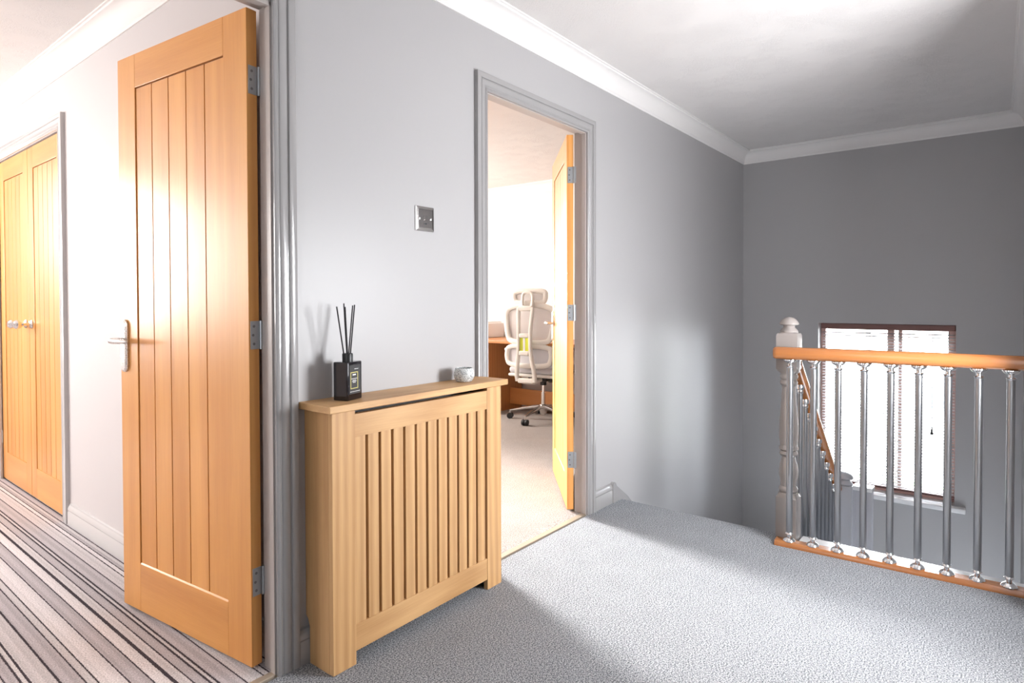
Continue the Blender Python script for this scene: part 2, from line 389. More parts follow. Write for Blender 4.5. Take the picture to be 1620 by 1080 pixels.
# ------------------------------------------------------------------ shell: walls
OX0, OX1, OH = 0.065, 0.869, 1.998          # office opening between linings
BX0, BX1 = -1.663, -0.8905                  # left doorway
WY0, WY1, WZ0, WZ1 = -1.452, -0.579, -0.313, 0.945   # landing window
YW = 4.0
XL = -4.2
XH = -2.7
w = MB()
w.box((XL - 0.1, 0, 0), (BX0 - 0.02, T, H)).box((BX0 - 0.02, 0, OH + 0.02), (BX1 + 0.02, T, H)).box((BX1 + 0.02, 0, 0), (OX0 - 0.02, T, H)).box((OX0 - 0.02, 0, OH + 0.02), (OX1 + 0.02, T, H)).box((OX1 + 0.02, 0, ZG), (XB, T, H))
struct(w, 'wall_front', 'wall', 'grey painted landing wall with two doorways, radiator cover against it', (0.4, 0.0, 0), 'wall')
w = MB()
w.box((XB, YD - 0.1, ZG), (XB + 0.24, WY0, H)).box((XB, WY1, ZG), (XB + 0.24, T, H)).box((XB, WY0, ZG), (XB + 0.24, WY1, WZ0)).box((XB, WY0, WZ1), (XB + 0.24, WY1, H))
struct(w, 'wall_right', 'wall', 'dark grey end wall of the stairwell around the blind-covered window', (XB, -0.9, 0), 'wall')
DX0, DX1 = 0.0, 0.9
w = MB()
w.box((DX0 - 0.1, -2.3, 0), (DX1 + 0.1, -2.2, H)).box((DX0 - 0.1, -2.2, 0), (DX0, YD - 0.1, H)).box((DX1, -2.2, 0), (DX1 + 0.1, YD - 0.1, H)).box((DX0, -2.2, -0.1), (DX1, YD, 0.0))  # shallow box added behind the opening to keep sky light out
w.box((XH - 0.1, YD - 0.1, 0), (DX0, YD, H)).box((DX0, YD - 0.1, 2.0), (DX1, YD, H)).box((DX1, YD - 0.1, ZG), (XB, YD, H))
struct(w, 'wall_near', 'wall', 'grey landing wall on the right edge behind the balustrade', (0.4, YD, 0), 'wall')
w = MB(); w.box((XE - 0.12, YD - 0.1, ZG - 0.1), (XE - 0.06, T, -0.12))  # added unseen wall, stops sky light leaking in under the landing
struct(w, 'wall_light_block', 'wall', 'unseen grey wall below the landing edge, added to block sky light', (XE - 0.06, -0.9, ZG), 'wall')
w = MB(); w.box((XH - 0.1, YD, 0), (XH, 0, H))
struct(w, 'wall_end', 'wall', 'grey wall at the near end of the landing', (XH, -0.9, 0), 'wall')
# partition between left room and office, with a shallow closet recess
CY0, CY1 = 2.05, 3.27
w = MB()
w.box((XC, T, 0), (XC + 0.05, CY0, H)).box((XC, CY1, 0), (XC + 0.05, YW + 0.12, H)).box((XC, CY0, 1.998), (XC + 0.05, CY1, H)).box((XC + 0.05, T, 0), (XC + 0.11, YW + 0.12, H))
struct(w, 'wall_left', 'bedroom_wall', 'pale grey bedroom wall with the oak closet doors', (XC, 1.0, 0), 'wall')
w = MB()
w.box((XL, YW + 0.12, 0), (XC + 0.11, YW + 0.2, H))
w.box((XL - 0.1, T, 0), (XL, YW + 0.2, H))
struct(w, 'wall_bedroom', 'bedroom_wall', 'pale bedroom outer walls beyond the left doorway', (XL, 2, 0), 'wall')
XO = 3.34
w = MB()
w.box((XC + 0.11, YW + 0.12, 0), (XB + 0.24, YW + 0.2, H))
w.box((XO, T, 0), (XB + 0.24, YW + 0.2, H))
struct(w, 'wall_office', 'office_wall', 'cream office wall behind the desk and chair', (XO, 2, 0), 'wall')

# ceiling
c = MB(); c.box((XL - 0.1, YD - 0.1, H), (XB + 0.24, YW + 0.2, H + 0.1)).box((DX0 - 0.1, -2.3, H), (DX1 + 0.1, YD - 0.1, H + 0.1))
struct(c, 'ceiling', 'ceiling', 'white textured ceiling with a faint swirled pattern', (0, 0, H), 'ceiling')

# coving
COVE = [(0.0, 0.0), (0.0, -0.099), (0.006, -0.099), (0.0075, -0.092), (0.012, -0.088)]
for k in range(1, 8):
    th = PI / 2 * k / 8
    COVE.append((0.066 - 0.054 * math.cos(th), -0.088 + 0.074 * math.sin(th)))
COVE += [(0.066, -0.014), (0.069, -0.008), (0.077, -0.007), (0.077, 0.0)]
def cove(name, fn, a, b, label):
    m = MB(); m.prism(COVE, fn, a, b); return struct(m, name, 'coving', label, fn(0, 0, (a + b) / 2), 'coving')
cove('trim_1', lambda u, v, q: (q, -u, H + v), XH, XB, 'white coving along the top of the grey landing wall')
cove('trim_2', lambda u, v, q: (XB - u, q, H + v), YD, 0, 'white coving along the top of the stairwell end wall')
cove('trim_3', lambda u, v, q: (q, YD + u, H + v), XH, XB, 'white coving above the right-hand landing wall')
cove('trim_4', lambda u, v, q: (XC - u, q, H + v), T, YW, 'white coving above the bedroom closet wall')
cove('trim_5', lambda u, v, q: (XO - u, q, H + v), T, YW, 'white coving at the top of the office wall')

# floors
f = MB(); f.box((XH, YD, -0.12), (XE, 0.0, 0.0), 0.012, 3)
struct(f, 'floor', 'carpet', 'grey speckled pile carpet on the landing', (0, -0.9, 0), 'carpet floor')
f = MB(); f.box((XL, T - 0.035, -0.12), (XC, YW + 0.12, 0.0)); f.box((BX0, T - 0.045, -0.12), (BX1, T - 0.035, 0.0)); f.box((XC, CY0, -0.12), (XC + 0.05, CY1, 0.0))
struct(f, 'floor', 'stripe', 'striped grey, white and black carpet in the left room', (-2.5, 2, 0), 'carpet floor')
f = MB(); f.box((XC + 0.11, T, -0.12), (XO, YW + 0.12, 0.0)); f.box((OX0, 0.028, -0.12), (OX1, T, 0.002))
struct(f, 'floor', 'office_carpet', 'beige pile carpet in the office', (1.3, 2, 0), 'carpet floor')
f = MB(); f.box((XE - 0.05, YD, ZG - 0.1), (XB, 0, ZG))
struct(f, 'floor', 'carpet', 'lower hall floor beneath the stairs', (2.3, -0.9, ZG), 'carpet floor')
t = MB(); t.box((OX0, 0.0, -0.02), (OX1, 0.03, 0.004), 0.002)
struct(t, 'trim_6', 'threshold', 'thin metal carpet strip across the office doorway', (0.467, 0.015, 0))
t = MB(); t.box((BX0, 0.0, -0.02), (BX1, 0.026, 0.005), 0.002)
struct(t, 'trim_7', 'threshold', 'thin metal carpet strip across the left doorway', (-1.27, 0.015, 0))

# stair flight and quarter landing
st = MB()
for k in range(6):
    x0 = XE - 0.02 + 0.215 * k; zt = -0.19 * (k + 1)
    st.box((x0, -0.90, zt - 0.19), (x0 + 0.235 if k < 5 else XB, -0.003, zt), 0.01)
st.box((XE - 0.05, YD, -0.25), (XE - 0.012, 0, -0.125))
struct(st, 'floor', 'carpet', 'carpeted stair flight going down to the quarter landing', (2.0, -0.5, -0.2), 'stairs')

# ------------------------------------------------------------------ architraves, linings, skirtings
ARCH = [(0.0, 0.0), (0.0, 0.010), (0.003, 0.0135), (0.008, 0.015), (0.012, 0.013), (0.0135, 0.0105), (0.017, 0.0105), (0.0185, 0.013), (0.024, 0.0155),
        (0.032, 0.0165), (0.040, 0.0155), (0.0425, 0.0125), (0.0455, 0.0125), (0.047, 0.018), (0.050, 0.0195), (0.066, 0.0195), (0.0695, 0.018), (0.0705, 0.0)]
def architrave(name, a0, a1, h, fn, mat, label, loc):
    m = MB(); rings = []
    for path in ('bl', 'tl', 'tr', 'br'):
        r = []
        for wv, tv in ARCH:
            a = a0 - wv if path[1] == 'l' else a1 + wv
            z = 0.0 if path[0] == 'b' else h + wv
            r.append(fn(a, z, tv))
        rings.append(r)
    m.loft(rings); return struct(m, name, mat, label, loc, 'door frame')
RV = 0.005
architrave('trim_8', OX0 - RV + 0.01, OX1 + RV - 0.01 + 0.0, OH - 0.008, lambda a, z, t: (a, -t, z), 'gloss', 'grey gloss door frame around the office doorway', (0.467, 0, 0))
architrave('trim_9', BX0 - RV, BX1 - RV, OH + RV, lambda a, z, t: (a, -t, z), 'gloss', 'grey gloss door frame of the left doorway beside the radiator cover', (-1.28, 0, 0))
architrave('trim_10', CY0 + 0.012, CY1 - 0.01, 2.0, lambda a, z, t: (XC - t, a, z), 'gloss_pale', 'grey door frame around the oak closet doors', (XC, 2.66, 0))
def lining(name, x0, x1, label):
    m = MB()
    m.box((x0 - 0.02, 0.0005, 0), (x0, T + 0.004, OH)).box((x1, 0.0005, 0), (x1 + 0.02, T + 0.004, OH)).box((x0 - 0.02, 0.0005, OH), (x1 + 0.02, T + 0.004, OH + 0.02))
    m.box((x0, 0.0005, 0), (x0 + 0.012, 0.028, OH), 0.001).box((x1 - 0.010, 0.0005, 0), (x1, 0.024, OH), 0.001).box((x0, 0.0005, OH - 0.012), (x1, 0.028, OH), 0.001)
    struct(m, name, 'lining', label, ((x0 + x1) / 2, 0.03, 0), 'door lining')
lining('trim_11', OX0, OX1, 'painted lining inside the office doorway')
lining('trim_12', BX0, BX1, 'painted lining inside the left doorway')

SKIRT = [(0, 0), (0.0175, 0), (0.0175, 0.066), (0.0145, 0.070), (0.0145, 0.074), (0.0165, 0.077), (0.0155, 0.088), (0.011, 0.096), (0.008, 0.100), (0.008, 0.104), (0.0, 0.107)]
def skirt(name, fn, a, b, mat, label):
    m = MB(); m.prism(SKIRT, fn, a, b); return struct(m, name, mat, label, fn(0, 0, (a + b) / 2), 'skirting')
skirt('baseboard_front', lambda u, v, q: (q, -u, v), -0.825, -0.006, 'gloss', 'grey skirting behind the radiator cover')
sk = skirt('baseboard_front', lambda u, v, q: (q, -u, v), 0.935, 1.115, 'gloss', 'short grey skirting between the office door frame and the stairs')
skirt('baseboard_left', lambda u, v, q: (XC - u, q, v), T, 1.968, 'gloss_pale', 'pale skirting along the bedroom closet wall')
skirt('baseboard_near', lambda u, v, q: (q, YD + u, v), XH, DX0 - 0.05, 'gloss', 'grey skirting on the right-hand landing wall')
skirt('baseboard_office', lambda u, v, q: (XO - u, q, v), T, YW, 'gloss_pale', 'pale skirting along the office wall')
# stair string against the wall with its rounded start block
m = MB()
m.prism([(1.115, 0.0), (1.115, 0.098), (1.121, 0.108), (1.132, 0.113), (1.143, 0.109), (1.149, 0.098), (1.155, 0.088), (1.285, 0.0), (2.36, -0.965), (2.36, -1.25), (1.16, -0.19), (1.115, -0.12)],
        lambda u, v, q: (u, q, v), -0.022, -0.0005)
struct(m, 'trim_13', 'gloss', 'grey stair string running down the wall from the landing', (1.2, -0.01, 0), 'stair string')
# outer string under the stair balusters
m = MB()
m.prism([(1.20, 0.02), (2.16, -0.885), (2.16, -1.15), (1.20, -0.26)], lambda u, v, q: (u, q, v), -0.955, -0.905)
struct(m, 'trim_14', 'white_gloss', 'pale closed string beneath the stair balusters', (1.6, -0.93, -0.5), 'stair string')

# ------------------------------------------------------------------ window, sill, blind, outside
wx = XB + 0.10
win = empty('window_1', (wx, (WY0 + WY1) / 2, WZ0)); tag(win, 'brown framed landing window behind the pale blind', 'window', kind='structure')
def L2(o): return Vector(o)
base = Vector((wx, (WY0 + WY1) / 2, WZ0))
def wbox(mb, y0, y1, z0, z1, x0=0.0, x1=0.06, bev=0.003): return mb.box((x0, y0 - base.y, z0 - base.z), (x1, y1 - base.y, z1 - base.z), bev)
m = MB()
wbox(m, WY0, WY0 + 0.05, WZ0, WZ1); wbox(m, WY1 - 0.034, WY1, WZ0, WZ1); wbox(m, WY0 + 0.05, WY1 - 0.05, WZ0, WZ0 + 0.05); wbox(m, WY0 + 0.05, WY1 - 0.05, WZ1 - 0.05, WZ1)
m.build('frame', 'brown', win)
m = MB(); wbox(m, -1.075, -1.03, WZ0 + 0.05, WZ1 - 0.05); m.build('mullion', 'brown', win)
m = MB(); wbox(m, -1.125, -1.10, WZ0 + 0.05, WZ1 - 0.05, 0.005, 0.05); m.build('sash_stile', 'brown', win)
for y0, y1 in ((-1.03, WY1 - 0.05), (WY0 + 0.05, -1.125), (-1.10, -1.075)):
    m = MB(); wbox(m, y0, y1, WZ0 + 0.05, WZ1 - 0.05, 0.026, 0.032, 0); m.build('pane', 'glass', win)
m = MB(); m.box((XB - 0.055, -1.517, -0.348), (XB + 0.10, -0.525, -0.314), 0.006, 3)
tag(m.build('window_sill', 'white_gloss', loc=(XB, -1.02, -0.348)), 'white gloss sill board below the landing window', 'window sill')
bl = empty('venetian_blind', (XB + 0.04, -1.017, WZ0)); tag(bl, 'pale venetian blind with a brown headrail hanging in the landing window', 'blind')
b0 = Vector((XB + 0.04, -1.017, WZ0))
m = MB(); m.box((-0.034, -0.432, 1.215), (0.022, 0.418, 1.256), 0.004); m.build('headrail', 'blind_rail', bl)
m = MB(); m.box((-0.014, -0.432, 0.035), (0.014, 0.418, 0.052), 0.004); m.build('bottom_rail', 'blind_rail', bl)
m = MB()
nsl = 52
for k in range(nsl):
    z = 0.065 + k * (1.208 - 0.065) / nsl
    mt = Matrix.Translation((0, 0, z)) @ Matrix.Rotation(math.radians(-16), 4, 'Y')
    m.box((-0.0125, -0.428, -0.0006), (0.0125, 0.414, 0.0006), 0, 1, mt)
m.build('slats', 'slat', bl)
for y in (-0.30, 0.0, 0.30):
    m = MB(); m.cyl((-0.0135, y, 0.05), (-0.0135, y, 1.215), 0.0008, n=6).cyl((0.0135, y, 0.05), (0.0135, y, 1.215), 0.0008, n=6); m.build('ladder_cord', 'cord', bl)
m = MB(); m.cyl((-0.028, -0.30, 0.52), (-0.028, -0.30, 1.215), 0.0011, n=6); m.build('pull_cord', 'cord', bl)
m = MB(); m.lathe([(0.0, 0.475), (0.010, 0.478), (0.009, 0.49), (0.005, 0.51), (0.004, 0.53), (0, 0.532)], 12, Matrix.Translation((-0.028, -0.30, 0))); m.build('cord_pull', 'black', bl)

def room_window(name, x0, x1, z0, z1, y, label):
    o = empty(name, ((x0 + x1) / 2, y, z0)); tag(o, label, 'window', kind='structure')
    hw = (x1 - x0) / 2; hh = z1 - z0
    m = MB(); m.box((-hw - 0.06, -0.03, -0.06), (-hw, 0.05, hh + 0.06), 0.004).box((hw, -0.03, -0.06), (hw + 0.06, 0.05, hh + 0.06), 0.004)
    m.box((-hw, -0.03, -0.06), (hw, 0.05, 0), 0.004).box((-hw, -0.03, hh), (hw, 0.05, hh + 0.06), 0.004); m.build('frame', 'white_gloss', o)
    m = MB(); m.box((-0.02, -0.02, 0), (0.02, -0.005, hh), 0.003); m.build('mullion', 'white_gloss', o)
room_window('window_2', -3.56, -1.64, 0.89, 2.11, YW + 0.06, 'white framed bedroom window outside the photo')
room_window('window_3', 0.91, 2.09, 0.99, 2.11, YW - 0.04, 'white framed office window outside the photo')
g = MB(); g.box((XB + 0.30, -40, -2.75), (60, 40, -2.6))
struct(g, 'ground', 'paving', 'bright paved ground outside the landing window', (10, 0, -2.6), 'ground')
hs = empty('house', (16.0, -3.0, -2.6)); tag(hs, 'pale brick neighbouring house seen through the blind', 'house')
m = MB(); m.box((0, -5, 0), (6, 7.4, 5.2)); m.build('wall', 'brick', hs)
m = MB(); m.prism([(-0.4, 5.2), (6.4, 5.2), (3, 7.6)], lambda u, v, q: (u, q, v), -5.3, 7.7); m.build('roof', 'slate', hs)
for y in (-1.2, 2.2, 5.2):
    m = MB(); m.box((-0.05, y - 0.6, 1.0), (0.02, y + 0.6, 2.1), 0.01); fr = m.build('window', 'white_gloss', hs)
    m = MB(); m.box((-0.06, y - 0.5, 1.08), (-0.045, y + 0.5, 2.02)); m.build('pane', 'dark', fr)
for y in (0.6, 3.9):
    m = MB(); m.cyl((-0.08, y, 0), (-0.08, y, 5.2), 0.05, n=10); m.build('downpipe', 'pipe', hs)
m = MB()
for k in range(40):
    y = -9 + k * 0.45 * 0.9
    m.box((9.0 + random.uniform(-0.12, 0.12), y, -2.6), (9.7 + random.uniform(-0.1, 0.1), y + 0.5, -1.75 + random.uniform(-0.12, 0.12)), 0.12, 2)
tag(m.build('hedge', 'hedge', loc=(9.3, -1, -2.6)), 'low green hedge outside the landing window', 'hedge')

# ------------------------------------------------------------------ boarded oak doors
def hinge(parent, mat4, z, open_leaf=True):
    """mat4 maps hinge space (u along the edge thickness, v out of it) to the parent"""
    def q(u0, v0, z0, u1, v1, z1, mb, bev=0.0004): return mb.box((u0, v0, z0), (u1, v1, z1), bev, 1, mat4)
    h0 = z - 0.0425
    m = MB(); q(0.0045, -0.0015, h0, 0.0335, 0.0, h0 + 0.085, m)
    m.cyl((0.0385, -0.004, h0), (0.0385, -0.004, h0 + 0.085), 0.0048, n=12, mat=mat4)
    for k in range(6):
        zz = h0 + 0.085 * k / 5.0
        m.cyl((0.0385, -0.004, zz - 0.0006), (0.0385, -0.004, zz + 0.0006), 0.0052, n=12, mat=mat4)
    q(0.041, -0.008, h0, 0.050, -0.0065, h0 + 0.085, m)
    hg = m.build('hinge', 'zinc', parent)
    for k, dz in enumerate((0.016, 0.0425, 0.069)):
        s = MB(); s.cyl((0.016 if k != 1 else 0.013, -0.0012, h0 + dz), (0.016 if k != 1 else 0.013, -0.0024, h0 + dz), 0.0042, n=10, mat=mat4)
        s.build('screw', 'screw', hg)
def boarded_door(name, W, Hd, label, loc, rz, grain='y', flip=1, st=0.118, top=0.118, bot=0.17, boards=5, hinges=(1.77, 1.005, 0.256), both=True):
    """local space: hinge corner at the origin, leaf along +Y, thickness along +X (0..0.035)"""
    d = empty(name, loc, rz); tag(d, label, 'door', kind='structure')
    TH = 0.035
    for y0, y1 in ((0.0, st), (W - st, W)):
        m = MB(); m.box((0, y0, 0), (TH, y1, Hd), 0.0015); m.build('stile', 'oak_z', d)
    m = MB(); m.box((0, st, Hd - top), (TH, W - st, Hd), 0.0012); m.build('top_rail', 'oak_y', d)
    m = MB(); m.box((0, st, 0), (TH, W - st, bot), 0.0012); m.build('bottom_rail', 'oak_y', d)
    pw = (W - 2 * st) / boards
    m = MB(); m.box((0.008, st, bot), (TH - 0.008, W - st, Hd - top))
    m.build('groove_panel', 'groove', d)
    for k in range(boards):
        a = st + pw * k; b = a + pw; g0 = 0.0023
        m = MB(); m.box((0.0035, a + g0 * (1.0 if k else 1.4), bot + (0.0 if flip else 0)), (TH - 0.0035, b - g0 * (1.0 if k < boards - 1 else 1.4), Hd - top - 0.004), 0.0006, 1)
        m.build('board', 'oak_z', d)
    # bevel line above the bottom rail
    m = MB(); m.prism([(0.0, bot - 0.001), (0.0035, bot + 0.004), (0.008, bot + 0.004), (0.008, bot - 0.001)], lambda u, v, q: (u, q, v), st, W - st)
    m.build('rail_bead', 'oak_y', d)
    return d
def lever_handle(d, yp, side, sgn):
    """backplate with lever; side = x of the door face, sgn = outward direction"""
    o = sgn
    def X(v): return side + o * v
    m = MB()
    prof = []
    hw, zb, zt = 0.025, 0.853, 1.043
    for k in range(9): th = PI * k / 8; prof.append((yp + hw * math.cos(th), zt - hw + hw * math.sin(th)))
    for k in range(9): th = PI + PI * k / 8; prof.append((yp + hw * math.cos(th), zb + hw + hw * math.sin(th)))
    cy, cz = yp, (zb + zt) / 2
    r0 = [(X(0.0), a, b) for a, b in prof]; r1 = [(X(0.006), a, b) for a, b in prof]
    r2 = [(X(0.011), cy + (a - cy) * 0.62, cz + (b - cz) * 0.93) for a, b in prof]
    m.loft([r0, r1, r2]); hp = m.build('handle_plate', 'steel', d, sharp=25)
    m = MB()
    m.cyl((X(0.008), yp, 0.968), (X(0.045), yp, 0.968), 0.0095, n=18)
    pth = [(X(0.046), yp + 0.012, 0.968), (X(0.050), yp, 0.968), (X(0.052), yp - 0.02, 0.968), (X(0.052), yp - 0.06, 0.968), (X(0.051), yp - 0.10, 0.968), (X(0.047), yp - 0.115, 0.968)]
    m.sweep(pth, [0.006, 0.0095, 0.0105, 0.0095, 0.008, 0.003], [0.006, 0.0095, 0.0105, 0.009, 0.0075, 0.003], n=14)
    m.build('lever', 'steel', hp)
# bedroom door: opened about 96 degrees
DA = 0.105
d1 = boarded_door('door_1', 0.762, 1.981, 'open boarded oak door in the left doorway, hinge edge facing the landing', (-0.9312, 0.0751, 0.012), DA)
lever_handle(d1, 0.728, 0.0, -1)
for z in (1.77, 1.005, 0.256):
    mt = Matrix(((1, 0, 0, 0), (0, 1, 0, 0), (0, 0, 1, 0), (0, 0, 0, 1)))
    hinge(d1, mt, z)
# office door: opened about 140 degrees, lies back into the office
OA = math.atan2(0.646, 0.763)
d2 = boarded_door('door_2', 0.762, 1.981, 'open boarded oak door inside the office doorway', (0.866 - 0.0226, 0.079 + 0.0267, 0.012), 0.0)
d2.rotation_euler = (0, 0, OA - PI / 2)
# local +Y maps to the leaf direction; the visible face is local -X
lever_handle(d2, 0.70, 0.0, -1)
for z in (1.77, 1.045, 0.265): hinge(d2, Matrix.Identity(4), z)

# closet doors
def closet_door(name, y_hinge, y_free, label, knob_y):
    W = abs(y_free - y_hinge)
    d = empty(name, (XC + 0.006, min(y_hinge, y_free), 0.010)); tag(d, label, 'door', kind='structure')
    Hd, TH, st, top, bot = 1.981, 0.035, 0.095, 0.118, 0.17
    for y0, y1 in ((0.0, st), (W - st, W)):
        m = MB(); m.box((0, y0, 0), (TH, y1, Hd), 0.0015); m.build('stile', 'oak_z', d)
    m = MB(); m.box((0, st, Hd - top), (TH, W - st, Hd), 0.0012); m.build('top_rail', 'oak_y', d)
    m = MB(); m.box((0, st, 0), (TH, W - st, bot), 0.0012); m.build('bottom_rail', 'oak_y', d)
    m = MB(); m.box((0.008, st, bot), (TH, W - st, Hd - top)); m.build('groove_panel', 'groove', d)
    pw = (W - 2 * st) / 5
    for k in range(5):
        m = MB(); m.box((0.0035, st + pw * k + 0.0023, bot), (TH - 0.004, st + pw * (k + 1) - 0.0023, Hd - top - 0.004), 0.0006); m.build('board', 'oak_z', d)
    ky = knob_y - min(y_hinge, y_free)
    mt = Matrix.Translation((0, ky, 0.985)) @ Matrix.Rotation(-PI / 2, 4, 'Y')
    m = MB(); m.lathe([(0.0, 0.0), (0.024, 0.0), (0.025, 0.004), (0.019, 0.009), (0.010, 0.013), (0.0, 0.013)], 24, mt); rs = m.build('rosette', 'steel', d)
    m = MB(); m.lathe([(0.0, 0.012), (0.008, 0.012), (0.0075, 0.038), (0.012, 0.044), (0.021, 0.052), (0.0255, 0.063), (0.024, 0.076), (0.016, 0.086), (0.0, 0.089)], 24, mt); m.build('knob', 'chrome', rs)
    hy = y_hinge - min(y_hinge, y_free)
    for z in (1.75, 0.26):
        m = MB(); m.cyl((-0.003, hy, z - 0.04), (-0.003, hy, z + 0.04), 0.0045, n=10); m.build('hinge', 'zinc', d)
closet_door('door_3', CY0 + 0.008, 2.659, 'oak closet door nearer the open oak door', 2.615)
closet_door('door_4', CY1 - 0.008, 2.664, 'oak closet door cut off by the left edge of the photo', 2.725)

# ------------------------------------------------------------------ radiator and its cover
YR, RX0, RX1 = -0.141, -0.7946, -0.0065
rc = empty('radiator_cover', ((RX0 + RX1) / 2, 0, 0)); tag(rc, 'pale oak slatted radiator cover standing against the grey wall', 'radiator cover')
o_ = rc.location.copy()
def lx(x): return x - o_.x
m = MB(); m.box((lx(RX0 - 0.021), YR - 0.02, 0.788), (lx(RX1 + 0.021), -0.001, 0.810), 0.0025); m.build('top_shelf', 'pale_x', rc)
for x0, x1 in ((RX0, RX0 + 0.018), (RX1 - 0.018, RX1)):
    m = MB(); m.prism([(YR + 0.02, 0.0), (-0.021, 0.0), (-0.021, 0.112), (-0.012, 0.135), (-0.001, 0.145), (-0.001, 0.788), (YR + 0.02, 0.788)], lambda u, v, q: (q, u, v), lx(x0), lx(x1))
    m.build('side_panel', 'pale_z', rc)
for x0, x1 in ((RX0, RX0 + 0.084), (RX1 - 0.084, RX1)):
    m = MB(); m.box((lx(x0), YR, 0.0), (lx(x1), YR + 0.02, 0.788), 0.0015); m.build('stile', 'pale_z', rc)
SX0, SX1 = RX0 + 0.084, RX1 - 0.084
m = MB(); m.box((lx(SX0), YR + 0.0015, 0.702), (lx(SX1), YR + 0.02, 0.773), 0.001); m.build('top_rail', 'pale_x', rc)
m = MB(); m.box((lx(SX0), YR + 0.0015, 0.040), (lx(SX1), YR + 0.02, 0.122), 0.001); m.build('bottom_rail', 'pale_x', rc)
pitch = (SX1 - SX0) / 12
for k in range(12):
    m = MB(); m.box((lx(SX0 + pitch * k), YR + 0.003, 0.122), (lx(SX0 + pitch * k + pitch - 0.0105), YR + 0.018, 0.702), 0.0012); m.build('slat', 'pale_z', rc)
m = MB(); m.box((lx(SX0), YR + 0.0205, 0.10), (lx(SX1), YR + 0.0225, 0.73)); m.build('gap_shade', 'gap_shade', rc)  # added dark sheet standing in for the shade between the slats
rd = empty('radiator', (-0.40, -0.06, 0.13)); tag(rd, 'white panel radiator glimpsed through the slot under the oak shelf', 'radiator')
m = MB(); m.box((-0.27, -0.035, 0.0), (0.27, 0.045, 0.62), 0.008); m.build('body', 'radiator', rd)
m = MB()
for k in range(36): m.box((-0.26 + k * 0.0145, -0.03, 0.62), (-0.26 + k * 0.0145 + 0.006, 0.04, 0.624))
m.build('top_grille', 'zinc', rd)
for x in (-0.18, 0.18):
    m = MB(); m.box((x - 0.02, 0.04, 0.25), (x + 0.02, 0.0595, 0.55)); m.build('bracket', 'radiator', rd)

# ------------------------------------------------------------------ things on the cover
df = empty('reed_diffuser', (-0.690, -0.078, 0.810), math.radians(17)); tag(df, 'black glass reed diffuser bottle with black reeds on the left of the oak shelf', 'diffuser')
m = MB(); m.box((-0.037, -0.0275, 0.0), (0.037, 0.0275, 0.120), 0.004, 3); m.build('bottle', 'black_glass', df)
m = MB(); m.lathe([(0.012, 0.117), (0.0165, 0.119), (0.0165, 0.143), (0.0155, 0.145), (0.0, 0.145)], 24); m.build('collar', 'black', df)
for (x, y, tx, ty, tz) in ((-0.004, 0.004, -0.037, 0.012, 0.292), (-0.002, -0.004, -0.030, -0.014, 0.291), (0.0, 0.0, -0.001, 0.012, 0.302), (0.004, 0.003, 0.034, 0.004, 0.295), (0.003, -0.004, 0.030, -0.006, 0.297)):
    m = MB(); m.cyl((x, y, 0.10), (tx, ty, tz), 0.0021, n=8); m.build('reed', 'matt_black', df)
m = MB(); m.box((-0.030, -0.0282, 0.020), (0.028, -0.0275, 0.110)); lb = m.build('label', 'label', df)
m = MB()
def fr_(mb, x0, x1, z0, z1, t):
    mb.box((x0, -0.0287, z0), (x1, -0.0282, z0 + t)).box((x0, -0.0287, z1 - t), (x1, -0.0282, z1)).box((x0, -0.0287, z0), (x0 + t, -0.0282, z1)).box((x1 - t, -0.0287, z0), (x1, -0.0282, z1))
fr_(m, -0.024, 0.014, 0.036, 0.088, 0.0024); m.build('gold_border', 'gold', lb)
for x0, x1, z0, z1 in ((-0.013, 0.003, 0.0775, 0.0815), (-0.020, 0.010, 0.0665, 0.0681), (-0.014, 0.004, 0.0615, 0.063), (-0.016, 0.006, 0.0580, 0.0595), (-0.012, 0.002, 0.0545, 0.056), (-0.026, 0.024, 0.0265, 0.0278), (-0.004, 0.016, 0.0965, 0.098)):
    m = MB(); m.box((x0, -0.0287, z0), (x1, -0.0282, z1)); m.build('print_line', 'print', lb)
ch = empty('candle_holder', (-0.148, -0.074, 0.810)); tag(ch, 'round crackle mosaic glass candle holder on the right of the oak shelf', 'candle holder')
m = MB(); m.lathe([(0.0, 0.0), (0.026, 0.0), (0.031, 0.003), (0.0375, 0.014), (0.040, 0.026), (0.0385, 0.040), (0.034, 0.0505), (0.0325, 0.0525), (0.031, 0.051), (0.0345, 0.040), (0.036, 0.026), (0.033, 0.012), (0.0, 0.008)], 40)
m.build('bowl', 'mosaic', ch)
m = MB(); m.lathe([(0.0, 0.009), (0.028, 0.009), (0.0285, 0.02), (0.0, 0.021)], 24); m.build('candle', 'wax', ch)

# switch plate
sw = empty('wall_switch', (-0.2845, 0, 1.425)); tag(sw, 'square chrome switch plate on the grey wall above the radiator cover', 'switch')
m = MB(); m.loft([[(sx * a, -yy, sz * a) for sx, sz in ((-1, -1), (1, -1), (1, 1), (-1, 1))] for a, yy in ((0.046, 0.0), (0.046, 0.003), (0.0435, 0.007), (0.035, 0.0085), (0.0335, 0.0075))]); m.build('plate', 'plate_metal', sw, sharp=10)
for x in (-0.0285, 0.0285):
    m = MB(); m.lathe([(0.0, 0.0), (0.0048, 0.0), (0.0046, 0.0016), (0.003, 0.0022), (0, 0.0023)], 16, Matrix.Translation((x, -0.0075, 0)) @ Matrix.Rotation(PI / 2, 4, 'X')); m.build('screw', 'chrome', sw)
m = MB(); m.box((-0.0075, -0.009, -0.006), (0.0075, -0.0072, 0.012), 0.0008); m.build('rocker', 'plate_metal', sw)
m = MB(); m.box((-0.006, -0.0085, -0.0205), (0.007, -0.0074, -0.0165), 0.0003); m.build('slot', 'black', sw)

